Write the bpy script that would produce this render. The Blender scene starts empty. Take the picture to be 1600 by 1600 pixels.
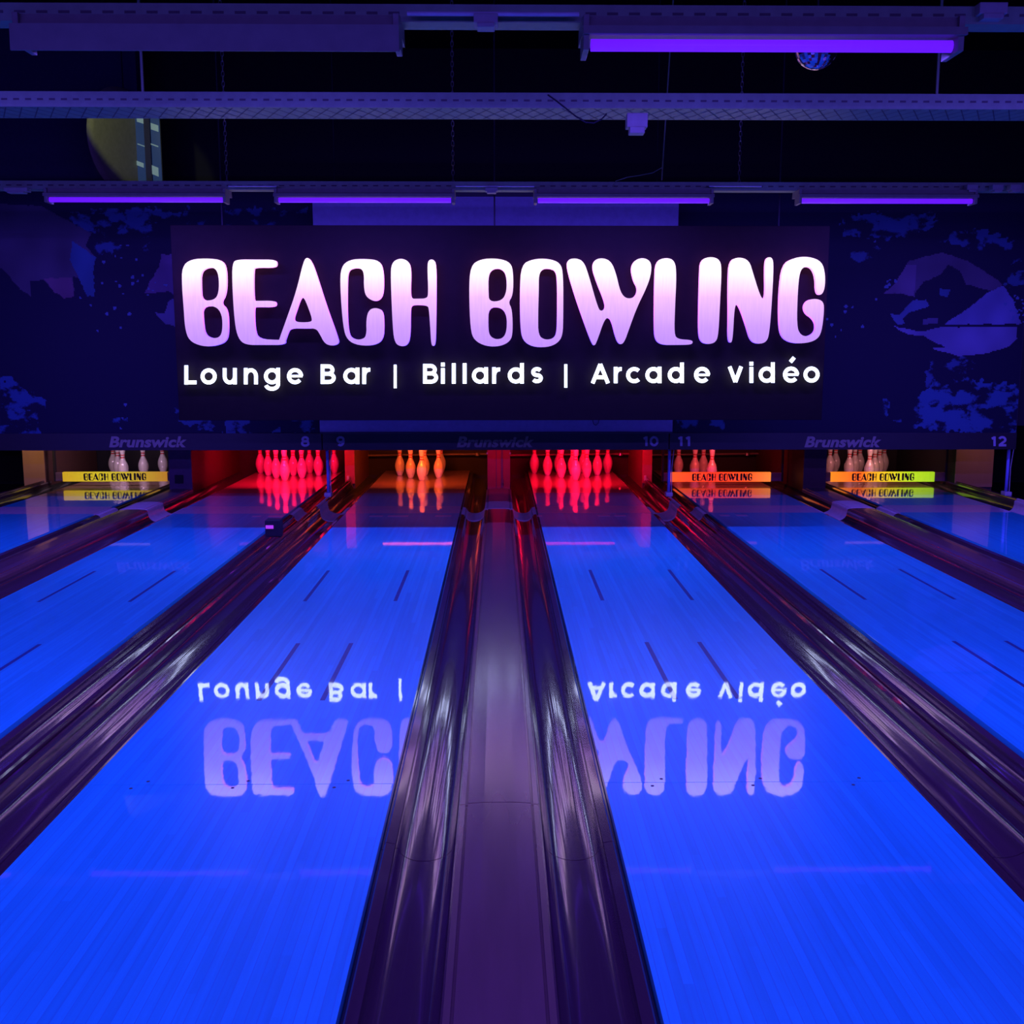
import bpy, bmesh, math, random
from mathutils import Vector, noise
random.seed(4)
C = bpy.context.scene.collection
PI = math.pi

# ------------------------------------------------------------------ camera
F = 1661.0; TH = math.radians(8.55); PSI = math.atan(0.0125); H = 1.488
cd = bpy.data.cameras.new('camera'); cam = bpy.data.objects.new('camera', cd); C.objects.link(cam)
cd.sensor_width = 36; cd.lens = F/1600*36; cd.clip_start = 0.05; cd.clip_end = 100
cam.location = (0, 0, H); cam.rotation_euler = (PI/2-TH, 0, -PSI)
bpy.context.scene.camera = cam
# ------------------------------------------------------------------ world and exposure
w = bpy.data.worlds.new('world'); bpy.context.scene.world = w; w.use_nodes = True
bg = w.node_tree.nodes['Background']; bg.inputs[0].default_value = (.05, .03, .6, 1); bg.inputs[1].default_value = 0.035
vs = bpy.context.scene.view_settings
vs.view_transform = 'Standard'; vs.look = 'None'; vs.exposure = 0; vs.gamma = 1; vs.use_curve_mapping = False
UV = (0.115, 0.055, 1.0)
ROW_C, ROW_B, ROW_A = 7.9, 5.2, 3.83          # distance of the three ceiling rails
UV_POWER = {'C': 47, 'A': 47, 'N': 48}

def P(px, py, d):
    """point on the upright plane y = d seen at photo position (px, py)"""
    x = (px-800)/F; y = (800-py)/F
    fwd = Vector((math.sin(PSI)*math.cos(TH), math.cos(PSI)*math.cos(TH), -math.sin(TH)))
    rt = Vector((math.cos(PSI), -math.sin(PSI), 0)); up = rt.cross(fwd)
    v = fwd+rt*x+up*y
    return Vector((0, 0, H))+v*(d/v.y)

# ------------------------------------------------------------------ helpers
def tag(o, label=None, cat=None, group=None, kind=None):
    if label: o['label'] = label
    if cat: o['category'] = cat
    if group: o['group'] = group
    if kind: o['kind'] = kind
    return o
def thing(name, loc, label, cat, group=None):
    o = bpy.data.objects.new(name, None); C.objects.link(o); o.location = loc
    o.empty_display_size = .1
    return tag(o, label, cat, group)
def wloc(o):
    v = Vector((0, 0, 0))
    while o: v += o.location; o = o.parent
    return v
def obj(name, bm, mat, parent=None, smooth=False, local=False):
    """bm is in world coordinates unless local"""
    if parent is not None and not local:
        bmesh.ops.translate(bm, verts=bm.verts, vec=-wloc(parent))
    me = bpy.data.meshes.new(name); bm.normal_update(); bm.to_mesh(me); bm.free()
    for m in (mat if isinstance(mat, (list, tuple)) else [mat]): me.materials.append(m)
    if smooth:
        for p in me.polygons: p.use_smooth = True
    o = bpy.data.objects.new(name, me); C.objects.link(o); o.parent = parent
    return o
def box(bm, a, b, bev=0):
    x0, y0, z0 = a; x1, y1, z1 = b
    vs_ = [bm.verts.new(p) for p in ((x0,y0,z0),(x1,y0,z0),(x1,y1,z0),(x0,y1,z0),(x0,y0,z1),(x1,y0,z1),(x1,y1,z1),(x0,y1,z1))]
    fs = [bm.faces.new([vs_[i] for i in f]) for f in ((3,2,1,0),(4,5,6,7),(0,1,5,4),(1,2,6,5),(2,3,7,6),(3,0,4,7))]
    if bev:
        es = list({e for f in fs for e in f.edges})
        bmesh.ops.bevel(bm, geom=es, offset=bev, segments=2, affect='EDGES', profile=.6)
    return bm
def B(a, b, bev=0): return box(bmesh.new(), a, b, bev)
def extrude_y(bm, prof, y0, y1, closed=True):
    """prof = list of (x, z); swept along y"""
    A = [bm.verts.new((x, y0, z)) for x, z in prof]; Z = [bm.verts.new((x, y1, z)) for x, z in prof]
    n = len(prof)
    for i in range(n if closed else n-1):
        j = (i+1) % n
        bm.faces.new((A[i], A[j], Z[j], Z[i]))
    if closed:
        bm.faces.new(A[::-1]); bm.faces.new(Z)
    bmesh.ops.recalc_face_normals(bm, faces=bm.faces)
    return bm
def extrude_x(bm, prof, x0, x1):
    A = [bm.verts.new((x0, y, z)) for y, z in prof]; Z = [bm.verts.new((x1, y, z)) for y, z in prof]
    n = len(prof)
    for i in range(n):
        j = (i+1) % n; bm.faces.new((A[i], A[j], Z[j], Z[i]))
    bm.faces.new(A[::-1]); bm.faces.new(Z)
    bmesh.ops.recalc_face_normals(bm, faces=bm.faces)
    return bm
def tube(bm, pts, r, seg=8):
    pts = [Vector(p) for p in pts]; rings = []
    for i, p in enumerate(pts):
        t = (pts[min(i+1, len(pts)-1)]-pts[max(i-1, 0)]).normalized()
        u = t.cross(Vector((0, 1, 0)) if abs(t.y) < .9 else Vector((1, 0, 0))).normalized(); v = t.cross(u)
        rings.append([bm.verts.new(p+(u*math.cos(a)+v*math.sin(a))*r) for a in [2*PI*k/seg for k in range(seg)]])
    for a, b in zip(rings, rings[1:]):
        for k in range(seg): bm.faces.new((a[k], a[(k+1) % seg], b[(k+1) % seg], b[k]))
    bm.faces.new(rings[0][::-1]); bm.faces.new(rings[-1])
    bmesh.ops.recalc_face_normals(bm, faces=bm.faces)
    return bm
def lathe(bm, prof, seg=28, c=(0, 0, 0)):
    rings = []
    for r, z in prof:
        if r < 1e-6: rings.append([bm.verts.new((c[0], c[1], c[2]+z))])
        else: rings.append([bm.verts.new((c[0]+r*math.cos(2*PI*k/seg), c[1]+r*math.sin(2*PI*k/seg), c[2]+z)) for k in range(seg)])
    for a, b in zip(rings, rings[1:]):
        for k in range(seg):
            j = (k+1) % seg
            if len(a) == 1 and len(b) == 1: continue
            if len(a) == 1: bm.faces.new((a[0], b[j], b[k]))
            elif len(b) == 1: bm.faces.new((a[k], a[j], b[0]))
            else: bm.faces.new((a[k], a[j], b[j], b[k]))
    bmesh.ops.recalc_face_normals(bm, faces=bm.faces)
    return bm

# ------------------------------------------------------------------ materials
def mat(name, col, rough=.5, metal=0, emis=None, es=0, spec=.5, coat=0, coat_r=.05, bump=None):
    m = bpy.data.materials.new(name); m.use_nodes = True
    nt = m.node_tree; p = nt.nodes['Principled BSDF']
    p.inputs['Base Color'].default_value = (*col, 1); p.inputs['Roughness'].default_value = rough
    p.inputs['Metallic'].default_value = metal; p.inputs['Specular IOR Level'].default_value = spec
    p.inputs['Coat Weight'].default_value = coat; p.inputs['Coat Roughness'].default_value = coat_r
    if emis: p.inputs['Emission Color'].default_value = (*emis, 1); p.inputs['Emission Strength'].default_value = es
    tc = nt.nodes.new('ShaderNodeTexCoord'); mp = nt.nodes.new('ShaderNodeMapping')
    nz = nt.nodes.new('ShaderNodeTexNoise'); nt.links.new(tc.outputs['Object'], mp.inputs[0]); nt.links.new(mp.outputs[0], nz.inputs[0])
    sc, strength, dist = bump if bump else ((20, 20, 20), .05, .002)
    mp.inputs['Scale'].default_value = sc; nz.inputs['Scale'].default_value = 1; nz.inputs['Detail'].default_value = 4 if sc[0] != 55 else 1.2
    bp = nt.nodes.new('ShaderNodeBump'); bp.inputs['Strength'].default_value = strength; bp.inputs['Distance'].default_value = dist
    nt.links.new(nz.outputs[0], bp.inputs['Height']); nt.links.new(bp.outputs[0], p.inputs['Normal'])
    # slight wear in the colour
    mx = nt.nodes.new('ShaderNodeMixRGB'); mx.blend_type = 'MULTIPLY'; mx.inputs[0].default_value = .35
    mx.inputs[1].default_value = (*col, 1); nt.links.new(nz.outputs[0], mx.inputs[2]); nt.links.new(mx.outputs[0], p.inputs['Base Color'])
    return m

def lane_mat():
    m = bpy.data.materials.new('uv_blue_lane'); m.use_nodes = True; nt = m.node_tree; N = nt.nodes; L = nt.links
    p = N['Principled BSDF']
    tc = N.new('ShaderNodeTexCoord'); sx = N.new('ShaderNodeSeparateXYZ'); L.new(tc.outputs['Object'], sx.inputs[0])
    def mth(op, a, b=None):
        n = N.new('ShaderNodeMath'); n.operation = op
        for i, v in enumerate((a, b)):
            if v is None: continue
            if isinstance(v, (int, float)): n.inputs[i].default_value = v
            else: L.new(v, n.inputs[i])
        return n.outputs[0]
    u = mth('DIVIDE', sx.outputs[0], 1.066/39)
    bi = mth('FLOOR', u); fr = mth('FRACT', u)
    # a board is made of lengths
    off = mth('FRACT', mth('MULTIPLY', bi, .377)); seg = mth('FLOOR', mth('ADD', mth('DIVIDE', sx.outputs[1], 1.9), mth('MULTIPLY', off, 3)))
    cb = N.new('ShaderNodeCombineXYZ'); L.new(bi, cb.inputs[0]); L.new(seg, cb.inputs[1])
    wn = N.new('ShaderNodeTexWhiteNoise'); wn.noise_dimensions = '2D'; L.new(cb.outputs[0], wn.inputs['Vector'])
    mp = N.new('ShaderNodeMapping'); mp.inputs['Scale'].default_value = (70, 2.2, 1); L.new(tc.outputs['Object'], mp.inputs[0])
    nz = N.new('ShaderNodeTexNoise'); nz.inputs['Scale'].default_value = 1; nz.inputs['Detail'].default_value = 5; L.new(mp.outputs[0], nz.inputs[0])
    val = mth('ADD', mth('MULTIPLY', wn.outputs['Value'], .35), mth('MULTIPLY', nz.outputs[0], .6))
    cr = N.new('ShaderNodeValToRGB'); L.new(val, cr.inputs[0])
    cr.color_ramp.elements[0].position = .15; cr.color_ramp.elements[0].color = (.018, .66, .68, 1)
    cr.color_ramp.elements[1].position = .85; cr.color_ramp.elements[1].color = (.03, .98, .97, 1)
    seam = mth('LESS_THAN', mth('ABSOLUTE', mth('SUBTRACT', fr, .5)), .47)
    mx = N.new('ShaderNodeMixRGB'); mx.inputs[1].default_value = (.04, .56, .68, 1); L.new(seam, mx.inputs[0]); L.new(cr.outputs[0], mx.inputs[2])
    L.new(mx.outputs[0], p.inputs['Base Color'])
    p.inputs['Roughness'].default_value = .32; p.inputs['Specular IOR Level'].default_value = .8
    p.inputs['Coat Weight'].default_value = 1; p.inputs['Coat Roughness'].default_value = .025; p.inputs['Coat IOR'].default_value = 1.75
    mp2 = N.new('ShaderNodeMapping'); mp2.inputs['Scale'].default_value = (14, 6, 1); L.new(tc.outputs['Object'], mp2.inputs[0])
    n2 = N.new('ShaderNodeTexNoise'); n2.inputs['Scale'].default_value = 1; n2.inputs['Detail'].default_value = 3; L.new(mp2.outputs[0], n2.inputs[0])
    bp = N.new('ShaderNodeBump'); bp.inputs['Strength'].default_value = .12; bp.inputs['Distance'].default_value = .0012; L.new(n2.outputs[0], bp.inputs['Height'])
    L.new(bp.outputs[0], p.inputs['Coat Normal']); L.new(bp.outputs[0], p.inputs['Normal'])
    return m
def ramp_emit(name, axis, lo, hi, stops, strength, base=(.04, .03, .02)):
    m = bpy.data.materials.new(name); m.use_nodes = True; nt = m.node_tree; N = nt.nodes; L = nt.links
    p = N['Principled BSDF']; tc = N.new('ShaderNodeTexCoord'); sx = N.new('ShaderNodeSeparateXYZ'); L.new(tc.outputs['Object'], sx.inputs[0])
    mr = N.new('ShaderNodeMapRange'); mr.inputs[1].default_value = lo; mr.inputs[2].default_value = hi; L.new(sx.outputs[axis], mr.inputs[0])
    cr = N.new('ShaderNodeValToRGB'); L.new(mr.outputs[0], cr.inputs[0])
    e = cr.color_ramp.elements
    e[0].position = stops[0][0]; e[0].color = (*stops[0][1], 1); e[1].position = stops[-1][0]; e[1].color = (*stops[-1][1], 1)
    for s, c in stops[1:-1]:
        q = e.new(s); q.color = (*c, 1)
    wv = N.new('ShaderNodeTexNoise'); mp = N.new('ShaderNodeMapping'); mp.inputs['Rotation'].default_value = (0, .25, 0); mp.inputs['Scale'].default_value = (70, 1, 6)
    L.new(tc.outputs['Object'], mp.inputs[0]); L.new(mp.outputs[0], wv.inputs[0]); wv.inputs['Scale'].default_value = 1
    r2 = N.new('ShaderNodeMapRange'); r2.inputs[3].default_value = strength*.88; r2.inputs[4].default_value = strength*1.12; L.new(wv.outputs[0], r2.inputs[0])
    L.new(cr.outputs[0], p.inputs['Emission Color']); L.new(r2.outputs[0], p.inputs['Emission Strength'])
    p.inputs['Base Color'].default_value = (*base, 1); p.inputs['Roughness'].default_value = .4
    return m
M = {}
M['lane'] = lane_mat()
M['deck'] = mat('pin_deck_wood', (.55, .34, .24), .3, coat=1, coat_r=.03, bump=((30, 2, 1), .05, .001))
M['band'] = mat('pale_joint_plate', (.80, .76, .60), .45)
M['marker'] = mat('dark_lane_marker', (.05, .14, .30), .35, coat=1, coat_r=.03)
M['gutter'] = mat('black_gutter_plastic', (.10, .052, .06), .17, spec=1, coat=1, coat_r=.07, bump=((55, .8, 55), .06, .0008))
M['gutter_far'] = mat('dark_gutter_adapter', (.045, .05, .035), .14, coat=.6, bump=((40, 1.5, 40), .3, .0015))
M['cap'] = mat('grey_cap_plastic', (.24, .12, .095), .24, spec=1, coat=1, coat_r=.17, bump=((18, 2, 18), .15, .0010))
M['capd'] = mat('grey_cap_groove', (.05, .03, .05), .4)
M['ridge'] = mat('dark_divider_plastic', (.11, .05, .05), .2, coat=.8, bump=((60, 1.5, 60), .25, .001))
M['plate'] = mat('grey_metal_plate', (.30, .26, .24), .35, metal=.4)
M['black'] = mat('matt_black', (.012, .010, .018), .7)
M['dark'] = mat('dark_navy_paint', (.03, .03, .035), .6)
M['navywall'] = mat('navy_wall', (.08, .08, .16), .8)
M['panel'] = mat('dark_sign_panel', (.013, .008, .008), .7, spec=.06)
M['header'] = mat('black_header_board', (.02, .02, .018), .5)
M['print'] = mat('violet_lettering', (.30, .30, .20), .5)
M['screen'] = mat('pale_screen_cloth', (.30, .28, .42), .7)
M['rail'] = mat('galvanised_rail', (.24, .36, .20), .5, metal=.2)
M['hole'] = mat('rail_slot_dark', (.10, .10, .08), .7)
M['hood'] = mat('white_lamp_hood', (.24, .24, .17), .5)
M['metal'] = mat('bright_metal', (.6, .58, .55), .3, metal=.8)
M['chain'] = mat('steel_chain', (.35, .35, .35), .35, metal=.7)
M['tube_on'] = mat('violet_tube', (.3, .2, .5), .3, emis=(.11, .004, 1.0), es=1.25)
M['tube_off'] = mat('unlit_tube', (.25, .22, .3), .25)
M['pin'] = mat('white_pin', (.82, .80, .78), .22, coat=.6, coat_r=.06, bump=((30, 30, 30), .02, .0005))
M['band_red'] = mat('red_neck_stripe', (.65, .015, .03), .3)
M['red'] = mat('red_side_panel', (.40, .08, .08), .6)
M['dimred'] = mat('dark_red_panel', (.07, .02, .02), .5)
M['purple'] = mat('dull_purple_panel', (.16, .10, .15), .5)
M['wood'] = mat('tan_board', (.42, .25, .13), .5, bump=((8, 8, 1), .2, .003))
M['brown'] = mat('brown_board', (.12, .05, .04), .5)
M['white'] = mat('white_plastic', (.6, .6, .55), .4)
M['pale'] = mat('pale_casing', (.36, .36, .28), .5)
M['bluepost'] = mat('blue_post', (.25, .35, .8), .35)
M['black_text'] = mat('black_print', (.01, .008, .006), .6)
M['hood_side'] = M['hood']

# ------------------------------------------------------------------ structure
def struct(name, bm, m):
    o = obj(name, bm, m); o['kind'] = 'structure'; return o
LW = 1.066; CW = .736; BW = .535
WORD = {7: 'seven', 8: 'eight', 9: 'nine', 10: 'ten', 11: 'eleven', 12: 'twelve'}
E = {9: (-.368-LW, -.368), 10: (.368, .368+LW)}
E[8] = (E[9][0]-BW-LW, E[9][0]-BW); E[11] = (E[10][1]+BW, E[10][1]+BW+LW)
E[7] = (E[8][0]-CW-LW, E[8][0]-CW); E[12] = (E[11][1]+CW, E[11][1]+CW+LW)
Y0, YB = -1.2, 13.45
struct('floor', B((-8.5, -3, -.4), (8.5, 15, -.3)), M['black'])
struct('ceiling', B((-8.5, -3, 5.4), (8.5, 15, 5.5)), M['black'])
struct('wall_back', B((-8.5, 14.6, -.3), (8.5, 14.8, 5.4)), M['black'])
struct('wall_left', B((-8.6, -3, -.3), (-8.5, 14.8, 5.4)), M['dark'])
struct('wall_right', B((8.5, -3, -.3), (8.6, 14.8, 5.4)), M['dark'])
a = P(-500, 60, 13.6); b = P(222, 300, 13.6)
struct('wall_upper_left', B((-8.5, 13.6, 2.6), (b.x, 13.75, 5.4)), M['navywall'])

# ------------------------------------------------------------------ lanes
D_BAND0, D_BAND1, D_DECK = 9.83, 10.30, 11.27
JOINT = 3.53
def lane(n):
    x0, x1 = E[n]; xc = (x0+x1)/2
    t = thing('bowling_lane', (xc, 0, 0), f'glossy blue bowling lane running to the pins beneath number {WORD[n]}' if n != 7 else
              'glossy blue bowling lane cut by the left edge, leading to the dull yellow board', 'bowling lane', 'bowling lanes')
    bm = bmesh.new()
    box(bm, (x0, Y0, -.06), (x1, JOINT-.0015, 0)); box(bm, (x0, JOINT+.0015, -.06), (x1, D_BAND0, 0)); box(bm, (x0, D_BAND1, -.06), (x1, D_DECK, 0))
    box(bm, (x0, JOINT-.0015, -.06), (x1, JOINT+.0015, -.004))
    obj('lane_bed', bm, M['lane'], t)
    obj('joint_plate', B((x0, D_BAND0, -.06), (x1, D_BAND1, 0)), M['bandl'], t)['label'] = 'pale strip across the lane'
    obj('pin_deck', B((x0, D_DECK, -.06), (x1, YB, 0)), M['deck'], t)
    for (da, db, offs) in ((13.1-5.9-.914+.0, 13.1-5.9, 10), (5.345-.914, 5.345, 5)):
        for s in (-1, 1):
            xm = xc+s*offs*LW/39
            obj('lane_marker', B((xm-.011, da, 0), (xm+.011, db, .0006)), M['marker'], t)
    for k in (-.35, 0, .35):
        for s in (-1, 1):
            bm = bmesh.new(); lathe(bm, [(.0, .0007), (.006, .0006), (.0065, 0)], 10, (xc+k+.02*s, JOINT+s*.03, 0))
            obj('screw_head', bm, M['hole'], t)
    return t
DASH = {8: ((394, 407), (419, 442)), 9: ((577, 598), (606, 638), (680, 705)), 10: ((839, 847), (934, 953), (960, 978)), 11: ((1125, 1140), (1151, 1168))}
def dashes(t, n):  # reflections put onto the lanes as thin pale marks
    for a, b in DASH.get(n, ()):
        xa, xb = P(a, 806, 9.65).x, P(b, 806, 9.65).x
        obj('reflection_dash', B((xa, 9.62, 0), (xb, 9.70, .0006)), M['bandl'], t)
# the pale joint has a glossy coat like the lane
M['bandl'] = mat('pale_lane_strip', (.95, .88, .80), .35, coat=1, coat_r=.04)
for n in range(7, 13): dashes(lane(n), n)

def gutter_prof(deep):
    pr = [(.002, -.06), (.002, -.034), (.012, -.034), (.013, -.014), (.018, -.010), (.046, -.016), (.049, -.03), (.054, -.03), (.057, -.022)]
    n = 14
    for i in range(1, n+1):
        a = PI*i/n
        pr.append((.1445-.0875*math.cos(a), -.022-.0-deep*math.sin(a)**.85+.022*(i/n)))
    pr.append((.2345, 0))
    return pr
def gutter(xe, s, label, far_end=YB):
    """xe = lane edge, s = direction away from the lane"""
    t = thing('ball_gutter', (xe+s*.1175, 0, -.12), label, 'gutter', 'gutters beside the lanes')
    for nm, y0, y1, dp, m in (('gutter_section', Y0, 3.1, .062, 'gutter'), ('gutter_section', 3.104, 7.35, .062, 'gutter'), ('gutter_section', 7.354, D_BAND0-.35, .064, 'gutter'),
                              ('gutter_adapter', D_BAND0-.346, D_BAND0, .066, 'gutter_far'), ('joint_ring', D_BAND0, D_BAND1, .060, 'band'), ('gutter_adapter', D_BAND1, far_end, .085, 'gutter_far')):
        pr = [(xe+s*a, z) for a, z in gutter_prof(dp)]
        pr += [(xe+s*.2345, -.12), (xe+s*.002, -.12)]
        bm = bmesh.new(); extrude_y(bm, pr, y0, y1)
        o = obj(nm, bm, M[m], t)
        for p in o.data.polygons: p.use_smooth = True
        o.data.set_sharp_from_angle(angle=math.radians(28))
        if nm == 'joint_ring': o['label'] = 'pale ring crossing the gutter'
def centre_cap(xc, label):
    t = thing('lane_divider', (xc, 0, -.12), label, 'lane divider', 'wide caps between paired lanes')
    hw = .1325
    half = [(hw, -.1), (hw, .022), (hw-.006, .034), (hw-.022, .038), (hw-.024, .031), (hw-.029, .031), (hw-.031, .040), (.05, .044)]
    pr = [(xc+a, z) for a, z in half]+[(xc-a, z) for a, z in reversed(half)]
    for nm, y0, y1, m in (('cap_board', Y0, 3.27, 'cap'), ('cap_board', 3.274, 7.3, 'cap'), ('cap_board', 7.303, D_BAND0, 'cap'), ('joint_plate', D_BAND0, D_BAND1, 'band'), ('end_plate', D_BAND1, 11.33, 'plate')):
        p2 = pr if nm != 'joint_plate' else [(x, z+(.003 if z > 0 else 0)) for x, z in pr]
        bm = bmesh.new(); extrude_y(bm, p2, y0, y1); obj(nm, bm, M[m], t)
def ridge(xc, label):
    t = thing('lane_divider', (xc, 0, -.12), label, 'lane divider', 'narrow dividers between lane pairs')
    pr = [(xc+a, z) for a, z in ((.0325, -.1), (.0325, .03), (.028, .044), (.020, .046), (.0185, .038), (.0145, .038), (.013, .058), (.008, .066), (-.008, .066), (-.013, .058), (-.0145, .038), (-.0185, .038), (-.020, .046), (-.028, .044), (-.0325, .03), (-.0325, -.1))]
    for nm, y0, y1, m in (('ridge_strip', Y0, 7.3, 'ridge'), ('ridge_strip', 7.303, D_BAND0, 'ridge'), ('joint_plate', D_BAND0, D_BAND1, 'band'), ('end_strip', D_BAND1, 12.05, 'ridge')):
        bm = bmesh.new(); extrude_y(bm, pr, y0, y1); obj(nm, bm, M[m], t)
for n in range(7, 13):
    for i, s in ((0, -1), (1, 1)):
        gutter(E[n][i], s, f'dark glossy half-round gutter, {"left" if i == 0 else "right"} side of the '+
               {7: 'far left lane with the yellow board', 8: 'lane beneath number eight', 9: 'lane beneath number nine', 10: 'lane beneath number ten', 11: 'lane beneath number eleven', 12: 'lane beneath number twelve'}[n])
centre_cap(0, 'wide grey-purple cap with a cross joint running down the middle of the photo')
XC1 = (E[8][0]+E[7][1])/2; XC2 = -XC1
centre_cap(XC1, 'wide dark cap between the far left lane and the lane under number eight')
centre_cap(XC2, 'wide dark cap between the lanes under numbers eleven and twelve')
XB = (E[9][0]+E[8][1])/2
ridge(XB, 'narrow dark raised divider between the lanes under numbers eight and nine')
ridge(-XB, 'narrow dark raised divider between the lanes under numbers ten and eleven')
XO = E[12][1]+BW/2
ridge(XO, 'narrow dark raised divider at the outer side of the lane under number twelve')
ridge(-XO, 'narrow dark raised divider beyond the far left lane')

# ------------------------------------------------------------------ kickbacks (side walls of the pin decks)
def kick(name, xc, hw, y0, label, face, left, right, zt=.755):
    t = thing(name, (xc, y0, 0.0), label, 'pin deck side wall', 'side walls between the pin decks')
    obj('core_board', B((xc-hw+.012, y0+.015, -.09), (xc+hw-.012, YB, zt)), M['dark'], t)
    obj('side_panel', B((xc-hw, y0+.015, -.09), (xc-hw+.012, YB, zt)), M[left], t)
    obj('side_panel', B((xc+hw-.012, y0+.015, -.09), (xc+hw, YB, zt)), M[right], t)
    bm = bmesh.new(); box(bm, (xc-hw, y0, -.0), (xc+hw, y0+.015, zt), .003); obj('front_board', bm, M[face], t)
    return t
k = kick('kickback_wall', 0, .122, 11.34, 'red-lit upright board at the far end of the middle cap', 'red', 'brown', 'brown')
obj('rail_strip', B((-.03, 11.32, .05), (-.022, 11.34, .75)), M['purple'], k); obj('rail_strip', B((.022, 11.32, .05), (.045, 11.34, .75)), M['purple'], k)
for s in (-1, 1):
    obj('corner_clip', B((s*.122-.008, 11.325, .41), (s*.122+.008, 11.339, .43)), M['metal'], k)
obj('latch', B((.03, 11.305, .10), (.05, 11.32, .15)), M['purple'], k)
k = kick('kickback_wall', XC1, .122, 11.34, 'dim purple board left of the red rack of pins beneath number eight', 'purple', 'brown', 'dimred')
obj('socket', B((XC1-.06, 11.325, .10), (XC1+.03, 11.34, .19), .004), M['black'], k)
kick('kickback_wall', XC2, .122, 11.34, 'dark red board between the two lit boards at the right', 'brown', 'dimred', 'brown')
for s, tx in ((-1, 'narrow red board between the pin racks under numbers eight and nine'), (1, 'narrow red board between the pin racks under numbers ten and eleven')):
    k = kick('kickback_wall', s*abs(XB), .055, 12.1, tx, 'red', 'brown', 'brown')
    obj('latch', B((s*1.70-.035, 12.08, .03), (s*1.70-.01, 12.1, .09)), M['white'], k)
kick('kickback_wall', -5.2, .12, 11.9, 'tan upright board standing left of the dull yellow board', 'wood', 'brown', 'brown')
k = kick('kickback_wall', 5.29, .21, 11.7, 'broad tan board at the far right end of the lanes', 'wood', 'black', 'brown')

struct('pinsetter_housing_1', B((-6.2, 10.6, .76), (6.2, YB+.3, 1.9)), M['black'])   # unseen pinsetter housing, added for lamps and sweeps to hang from
obj_c = B((-6, YB+.1, -.25), (6, YB+.14, .755)); o = obj('pit_curtain', obj_c, M['black'])
tag(o, 'black curtain hanging behind all the pins', 'curtain')
BX = {9: (XB+.054, -.121), 10: (.121, -XB-.054), 11: (-XB+.054, XC2-.121)}
for n, dz in ((9, .0), (10, .0), (11, .0)):
    x0, x1 = E[n]; t = thing('ball_cushion', ((x0+x1)/2, 13.3, .18), f'thin dark bar with a bolt behind the pins beneath number {WORD[n]}', 'bar', 'bars behind the pins')
    bm = bmesh.new(); tube(bm, [(BX[n][0], 13.38, .20), (BX[n][1], 13.36, .22)], .012); obj('bar', bm, M['plate'], t)
    bm = bmesh.new(); lathe(bm, [(0, 0), (.028, 0), (.028, .03), (.01, .04), (0, .04)], 12, (x1+.10, 13.34, .20)); obj('bolt', bm, M['metal'], t)

# ------------------------------------------------------------------ pins
prof = [(0, 0), (1.0, 0), (1.10, .1), (1.414, .75), (1.953, 2.25), (2.255, 3.375), (2.383, 4.5), (2.282, 5.875), (1.852, 7.25), (1.236, 8.625), (.983, 9.375), (.90, 10), (.935, 10.875), (1.047, 11.75), (1.203, 12.625), (1.273, 13.5), (1.2, 14.2), (.93, 14.72), (.5, 14.95), (0, 15)]
IN = .0254
def pin_r(z):
    for (r0, z0), (r1, z1) in zip(prof[1:], prof[2:]):
        if z0 <= z <= z1 and z1 > z0: return r0+(r1-r0)*(z-z0)/(z1-z0)
proto = None
POS = {1: 'alone at the front point of the rack', 2: 'second row, on the left', 3: 'second row, on the right', 4: 'third row, left end', 5: 'third row, middle',
       6: 'third row, right end', 7: 'back row, left corner', 8: 'back row, second from the left', 9: 'back row, second from the right', 10: 'back row, right corner'}
LIT = {7: 'violet-white pin behind the dull yellow board', 8: 'hot pink-red pin, full rack at the left', 9: 'orange-lit pin in the small group',
       10: 'bright red pin, rack right of centre', 11: 'pink-lit pin behind the orange board', 12: 'pale pink pin behind the yellow-green board'}
OFF = {1: (0, 0), 2: (-.5, 1), 3: (.5, 1), 4: (-1, 2), 5: (0, 2), 6: (1, 2), 7: (-1.5, 3), 8: (-.5, 3), 9: (.5, 3), 10: (1.5, 3)}
RACK = {7: (2, 4, 5, 7, 9, 10), 8: tuple(range(1, 11)), 9: (1, 2, 3, 4, 5, 9), 10: tuple(range(1, 11)), 11: (1, 2, 4, 5), 12: (1, 2, 3, 4, 5, 6, 8, 9, 10)}
for n in range(7, 13):
    xc = sum(E[n])/2+{7: -.015, 12: .055}.get(n, 0)
    for q in RACK[n]:
        ox, oy = OFF[q]; x = xc+ox*.3048; y = 12.39+oy*.264
        if n == 9 and q in (3, 9): x += .03
        if n == 7 and q == 10: x -= .085
        if proto is None:
            t = thing('bowling_pin', (0, 0, 0), 'x', 'bowling pin')
            bm = bmesh.new(); lathe(bm, [(r*IN, z*IN) for r, z in prof], 28); obj('pin_body', bm, M['pin'], t, True, True)
            for za, zb in ((9.55, 10.0), (10.75, 11.2)):
                bm = bmesh.new(); lathe(bm, [(pin_r(za)*IN*.98, za*IN), (pin_r(za)*IN+.0006, za*IN), (pin_r((za+zb)/2)*IN+.0008, (za+zb)/2*IN), (pin_r(zb)*IN+.0006, zb*IN), (pin_r(zb)*IN*.98, zb*IN)], 28)
                obj('neck_stripe', bm, M['band_red'], t, True, True)
            proto = t
        else:
            t = proto.copy(); C.objects.link(t)
            for ch in list(proto.children):
                c = ch.copy(); C.objects.link(c); c.parent = t
        t.location = (x, y, 0)
        t['label'] = LIT[n]+', '+POS[q]; t['category'] = 'bowling pin'; t['group'] = 'pins on '+{7: 'the far left lane'}.get(n, f'the lane beneath number {WORD[n]}')

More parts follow.
